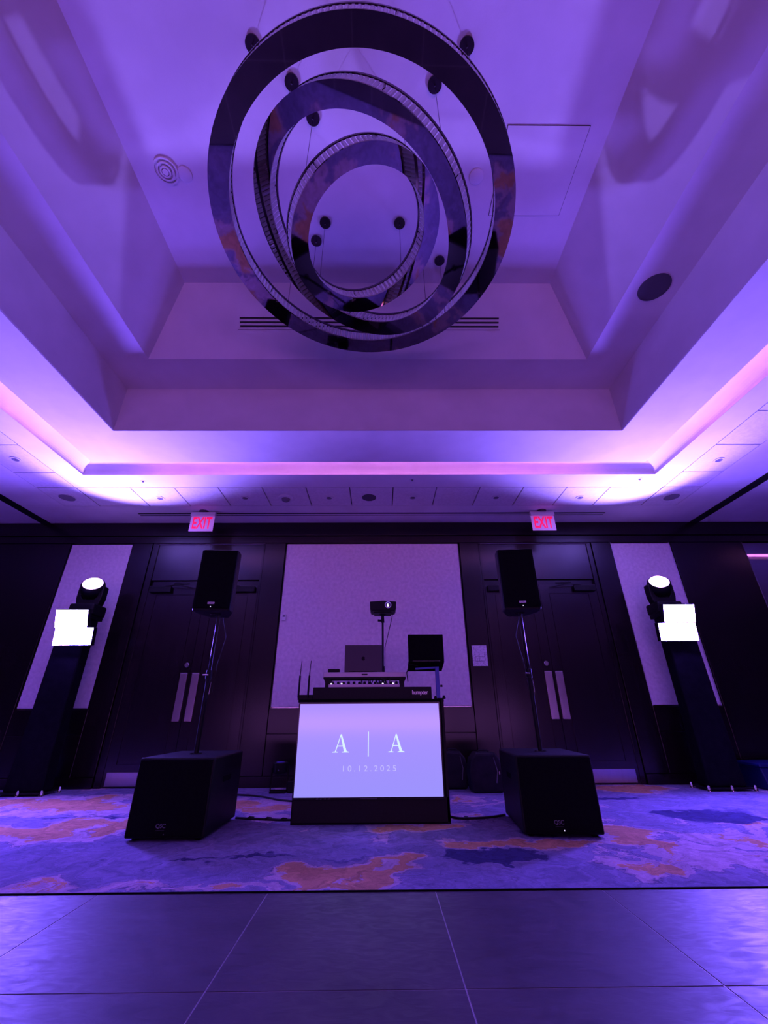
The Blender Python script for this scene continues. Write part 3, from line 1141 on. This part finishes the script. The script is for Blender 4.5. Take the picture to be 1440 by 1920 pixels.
# mixer set into the case
t = thing('dj_mixer', 'silver topped mixer with lit buttons, set in the case under the shelf', 'mixer', (-.16, 4.38, 1.051))
MB().box(-.345, .345, 0, .30, 0, .030).build('body', SILVER, t, bevel=.004)
for k in range(13):
    x = -.31 + k * .052
    MB().lathe([(.014, 0), (.013, .022), (.006, .026)], Matrix.Translation((x, .03 + .02 * (k % 3), .030)), 12).build('knob', BLACK, t, smooth=True)
for x in (-.32, -.22, .18, .28):
    MB().box(x - .007, x + .007, .004, .014, .030, .038).build('lit_button', KNOBLT, t)
rc = random.Random(3)
for k in range(6):
    x = -.02 + k * .055 + rc.uniform(-.02, .02)
    x2 = x + rc.uniform(-.1, .1)
    cb = MB().path([(x, 0.02, .031), (x + (x2 - x) * .3, .0, .07 + rc.uniform(0, .025)), (x + (x2 - x) * .7, .05, .06), (x2, .16, .033)], .005)
    cb.build('patch_cable', CABLE, t)

t = thing('laptop_shelf', 'long pale shelf with black legs bridging the mixer', 'shelf', (-.16, 4.48, 1.076))
MB().box(-.415, .412, 0, .26, .076, .122).build('board', SILVER, t, bevel=.004)
MB().box(-.412, .410, .004, .25, .060, .076).build('underside_rail', BLACK, t)
MB().box(-.030, .028, -.003, 0, .092, .106).build('name_badge', BLACKG, t)
for sx in (-1, 1):
    MB().prism([(sx * .41, .06), (sx * .35, .06), (sx * .352, .0), (sx * .355, -.026), (sx * .395, -.026), (sx * .395, .03)], .02, .22, 'y').build('leg', BLACK, t)


def laptop(name, label, loc, wd, ht, m, logo, tilt=0.0, base_tilt=0.0, rz=0.0):
    t = thing(name, label, 'laptop', loc, rz)
    lean = Matrix.Rotation(-tilt, 4, 'X')
    MB().box(-wd / 2, wd / 2, -.004, .003, .012, ht, lean).build('lid', m, t, bevel=.0025)
    MB().box(-wd / 2 + .01, wd / 2 - .01, .003, .0045, .02, ht - .008, lean).build('display', BLACKG, t)
    bt = Matrix.Rotation(-base_tilt, 4, 'X')
    MB().box(-wd / 2, wd / 2, 0, wd * .68, 0, .014, bt).build('base', m, t, bevel=.0025)
    MB().tube((-wd * .38, 0, .010), (wd * .38, 0, .010), .006).build('hinge', BLACKG, t)
    if logo:
        g = MB()
        pts = []
        # rounded fruit outline with a bite at the right
        for k in range(40):
            a = 2 * PI * k / 40
            r = .019 * (1 - .10 * math.cos(2 * a) * .5) * (1 - .16 * math.exp(-((math.atan2(math.sin(a - PI / 2), math.cos(a - PI / 2))) / .28) ** 2))
            p = Vector((r * math.cos(a), r * math.sin(a)))
            dd = p - Vector((.024, .003))
            if dd.length < .011:
                p = Vector((.024, .003)) + dd.normalized() * .011
            pts.append((p.x, p.y + ht * .50))
        g.prism(pts, -.0048, -.0040, 'y', lean)
        leaf = [(0, .020), (.001, .0265), (.007, .031), (.0075, .0245)]
        g.prism([(q[0], q[1] + ht * .50) for q in leaf], -.0048, -.0040, 'y', lean)
        g.build('lid_emblem', LOGODK, t)
    return t


laptop('laptop', 'open grey laptop with a dark lid emblem on the pale shelf', (-.178, 4.53, 1.199), .382, .268, ALU, True)
laptop('laptop', 'open black laptop held high on the metal stand at the right', (.448, 4.33, 1.275), .352, .262, BLACKM, False, 0, math.radians(16))

b = MB().box(-.06, .06, -.04, .04, 0, .034)
tag(b.build('router_box', BLACK, bevel=.010, seg=3, loc=(-.475, 4.55, 1.199)), 'small black rounded box on the left end of the pale shelf', 'box')

# stand of the raised laptop
t = thing('laptop_stand', 'bluish metal pole stand carrying the raised black laptop', 'stand', (.555, 4.40, .942))
MB().box(-.018, .018, -.012, .012, 0, .290).build('post', STANDM, t, bevel=.003)
MB().prism([(-.21, .270), (.02, .282), (.02, .298), (-.21, .286)], .0, .035, 'y').build('arm', STANDM, t)
MB().box(-.035, .035, -.04, .06, -.0, .010).build('clamp', BLACK, t)
MB().tube((.025, 0, .12), (.045, 0, .12), .010).build('clamp_knob', BLACK, t)
MB().path([(-.19, -.02, .30), (-.27, -.03, .32), (-.30, -.02, .24), (-.29, .0, .16)], .005).build('cable', CABLE, t)

# wireless receiver
t = thing('wireless_receiver', 'small black receiver with two upright antennas on the left booth corner', 'receiver', (-.735, 4.37, .942))
MB().box(-.055, .085, -.02, .12, 0, .045).build('body', BLACK, t, bevel=.003)
for dx, le in ((-.048, .010), (.042, .010)):
    a = MB()
    a.tube((dx, -.022, .02), (dx + .002, -.022, .215), .0095, .0085, 10)
    a.tube((dx + .002, -.022, .215), (dx + le, -.022, .352), .0045, .003, 8)
    a.build('antenna', BLACK, t)
# adapters beside the case
for dx, h, nm in ((.515, .026, 'small black knob shaped plug left of the laptop stand foot'), (.590, .030, 'small black knob shaped plug at the right corner of the booth top')):
    pl = MB().lathe([(.014, 0), (.016, .01), (.010, h)], n=12).build('power_plug', BLACK, smooth=True, loc=(dx if dx > .55 else .512, 4.26, .942))
    tag(pl, nm, 'plug')

# projector on a tall stand behind the booth
t = thing('projector_stand', 'tall thin black stand rising behind the booth under the projector', 'stand', (.024, 4.95, 0))
MB().tube((0, 0, .04), (0, 0, 1.30), .017).build('lower_tube', BLACK, t, smooth=True)
MB().tube((0, 0, 1.28), (0, 0, 1.86), .012).build('upper_tube', BLACK, t, smooth=True)
MB().tube((0, 0, 1.78), (0, 0, 1.85), .021, .017).build('collar', BLACK, t, smooth=True)
MB().tube((-.02, -.01, 1.80), (-.055, -.02, 1.80), .013).build('knob', BLACK, t)
MB().box(-.10, .10, -.09, .09, 1.872, 1.884).build('top_plate', BLACK, t)
MB().lathe([(.015, 1.85), (.05, 1.872)], n=16).build('plate_cone', BLACK, t)
for k in range(3):
    a = 2 * PI * k / 3 + .4
    MB().tube((0, 0, .45), (.19 * math.cos(a), .19 * math.sin(a), .012), .011).build('leg', BLACK, t)
MB().path([(.12, .0, 1.885), (.10, .0, 1.80), (.055, .0, 1.62), (.024, -.01, 1.5), (.02, -.015, 1.2)], .004).build('cable', CABLE, t)
t = thing('projector', 'black projector with a bright round lens on the tall stand', 'projector', (.028, 4.88, 1.884))
MB().prism([(-.148, .02), (-.135, .0), (.135, .0), (.148, .02), (.152, .105), (.0, .116), (-.152, .105)], -.09, .14, 'y').build('body', BLACK, t, bevel=.008)
LM = Matrix.Translation((.058, -.091, .062)) @ Matrix.Rotation(PI / 2, 4, 'X')
MB().ring(.030, .037, 0, .012, 28, LM).build('lens_ring', CHROME, t, smooth=True)
MB().lathe([(.029, .002), (.015, .008), (.001, .009)], LM, 24).build('lens', mat('projector_glass', (.3, .3, .34), .12, .7), t, smooth=True)
MB().prism([(.045, .043), (.065, .043), (.060, .078), (.052, .078)], -.1020, -.1005, 'y').build('lens_glint', GLINT, t)  # white glint on the lens, painted as a small glowing sliver
for sx in (-1, 1):
    MB().tube((sx * .13, -.075, 0.004), (sx * .13, -.075, -.016), .006).build('foot', BLACK, t)

# ------------------------------------------------------------------ things along the wall
t = MB()
for nm, x, y, wd, ht, lab in (('speaker_bag', .905, 5.99, .30, .40, 'black padded bag standing beside the booth, the left of two'),
                              ('speaker_bag', 1.235, 5.70, .36, .405, 'black padded bag half hidden behind the right subwoofer')):
    tt = thing(nm, lab, 'bag', (x, y, 0), 0, 'padded bags by the wall')
    r = .07
    pts = [(-wd / 2, 0), (wd / 2, 0), (wd / 2 + .02, ht * .5), (wd / 2 - .01, ht - r), (wd / 2 - r, ht), (-wd / 2 + r, ht), (-wd / 2 + .01, ht - r), (-wd / 2 - .02, ht * .5)]
    MB().prism(pts, 0, .26, 'y').build('body', BAGM, tt, bevel=.03, seg=3)
    MB().path([(wd * .28, -.006, .10), (wd * .34, -.008, .22), (wd * .25, -.008, ht - .05)], .005).build('zip', GREYM, tt)
    MB().path([(-.07, .12, ht - .006), (-.05, .12, ht + .02), (.05, .12, ht + .02), (.07, .12, ht - .006)], .008).build('carry_handle', BAGM, tt)
    if x > 1:
        MB().box(.135, .150, -.012, -.004, .185, .215).build('buckle', CHROME, tt)
t.bm.free()
t = thing('uplight', 'small round floor light with a dark blue lens, left of the booth', 'stage light', (-1.205, 5.86, 0))
MB().lathe([(.055, .19), (.085, .21), (.09, .30), (.082, .31)], n=28).build('housing', BLACK, t, smooth=True)
MB().lathe([(.080, .305), (.04, .312), (.002, .314)], n=28, cap=False).build('lens', UPLENS, t, smooth=True)
MB().prism([(-.10, .02), (.10, .02), (.10, .25), (.092, .25), (.092, .03), (-.092, .03), (-.092, .25), (-.10, .25)], -.015, .015, 'y').build('bracket', BLACK, t)
MB().box(-.09, .09, -.07, .07, 0, .02).build('foot_plate', BLACK, t)
MB().tube((0, -.088, .235), (0, -.10, .235), .010).build('knob', CHROME, t)
t = MB().box(-.10, .10, -.10, .10, 0, .12).build('cable_box', BLACK, bevel=.01, loc=(-1.0, 5.92, 0))
tag(t, 'low black box on the floor beside the small blue floor light', 'box')

t = thing('storage_tote', 'blue plastic storage tote with a lid by the wall at the right edge', 'storage box', (4.86, 5.92, 0))
MB().prism([(-.36, 0), (.36, 0), (.40, .235), (-.40, .235)], -.20, .22, 'y').build('body', TOTE, t, bevel=.015)
MB().box(-.425, .425, -.235, .25, .235, .275).build('lid', TOTE, t, bevel=.012)
MB().box(-.29, -.18, -.212, -.200, .09, .18).build('paper_label', TOTELBL, t)

# switches and notice on the wall
t = thing('wall_sensor', 'small white thermostat high on the left edge of the middle fabric panel', 'thermostat', (-1.428, WY, 2.12))
MB().box(-.030, .030, -.026, 0, -.045, .045).build('body', WHITEP, t, bevel=.005)
MB().box(-.018, .018, -.028, -.026, .005, .030).build('display', GREYM, t)
t = thing('light_switch', 'white light switch plate low on the left edge of the middle fabric panel', 'light switch', (-1.41, WY, 1.175))
MB().box(-.036, .036, -.007, 0, -.060, .060).build('plate', WHITEP, t, bevel=.003)
MB().box(-.014, .014, -.012, -.007, -.032, .032).build('rocker', WHITEP, t, bevel=.002)
t = thing('notice_sheet', 'framed paper evacuation notice on the dark wood right of the fabric panel', 'notice', (1.412, WY - .02, 1.567))
MB().box(-.105, .105, -.006, 0, -.140, .140).build('sheet', PAPER, t)
mp = MB()
mp.box(-.07, .07, -.0068, -.006, -.075, -.070)
mp.box(-.07, .07, -.0068, -.006, .045, .050)
mp.box(-.07, -.065, -.0068, -.006, -.075, .05)
mp.box(.065, .07, -.0068, -.006, -.075, .05)
mp.box(-.01, -.006, -.0068, -.006, -.075, .05)
mp.box(-.07, .07, -.0068, -.006, -.015, -.011)
mp.build('plan_drawing', GREYM, t)


# ------------------------------------------------------------------ cables on the carpet
def floor_cable(pts, label, ties=()):
    t = thing('floor_cable', label, 'cable', (0, 0, 0))
    sm = []
    P = [Vector((p[0], p[1], .009)) for p in pts]
    for i in range(len(P) - 1):
        a, b_, c_, d_ = P[max(i - 1, 0)], P[i], P[i + 1], P[min(i + 2, len(P) - 1)]
        for k in range(6):
            u = k / 6
            sm.append(.5 * ((2 * b_) + (c_ - a) * u + (2 * a - 5 * b_ + 4 * c_ - d_) * u * u + (3 * b_ - a - 3 * c_ + d_) * u ** 3))
    sm.append(P[-1])
    MB().path(sm, .009).build('cord', CABLE, t)
    for x, y in ties:
        MB().path([(x - .02, y - .035, .012), (x, y, .022), (x + .03, y + .035, .012)], .005).build('cable_tie', CABLE, t)


floor_cable([(-1.27, 4.47), (-1.15, 4.43), (-.98, 4.40), (-.86, 4.37), (-.745, 4.37)], 'black cable with ties from the left subwoofer to the booth', ((-1.14, 4.43), (-.98, 4.40), (-.84, 4.37)))
floor_cable([(.58, 4.50), (.65, 4.39), (.76, 4.37), (.92, 4.40), (1.04, 4.46), (1.10, 4.50)], 'black cable from the right side of the booth to the right subwoofer', ((.72, 4.37),))
floor_cable([(-1.9, 5.75), (-1.4, 5.60), (-1.1, 5.35), (-.80, 5.15), (-.70, 4.85)], 'thin black cable running across the carpet behind the left subwoofer')
for sx, x0, sd in ((1, -1.55, 'left'), (-1, 1.37, 'right')):
    cb = MB().path([(x0 - .02 * sx, 4.24, 1.69), (x0 + .05 * sx, 4.20, 1.5), (x0 + .03 * sx, 4.14, 1.25), (x0 + .025 * sx, 4.12, 1.0)], .004)
    tag(cb.build('speaker_cable', CABLE), 'thin black cable hanging down beside the %s speaker pole' % sd, 'cable')
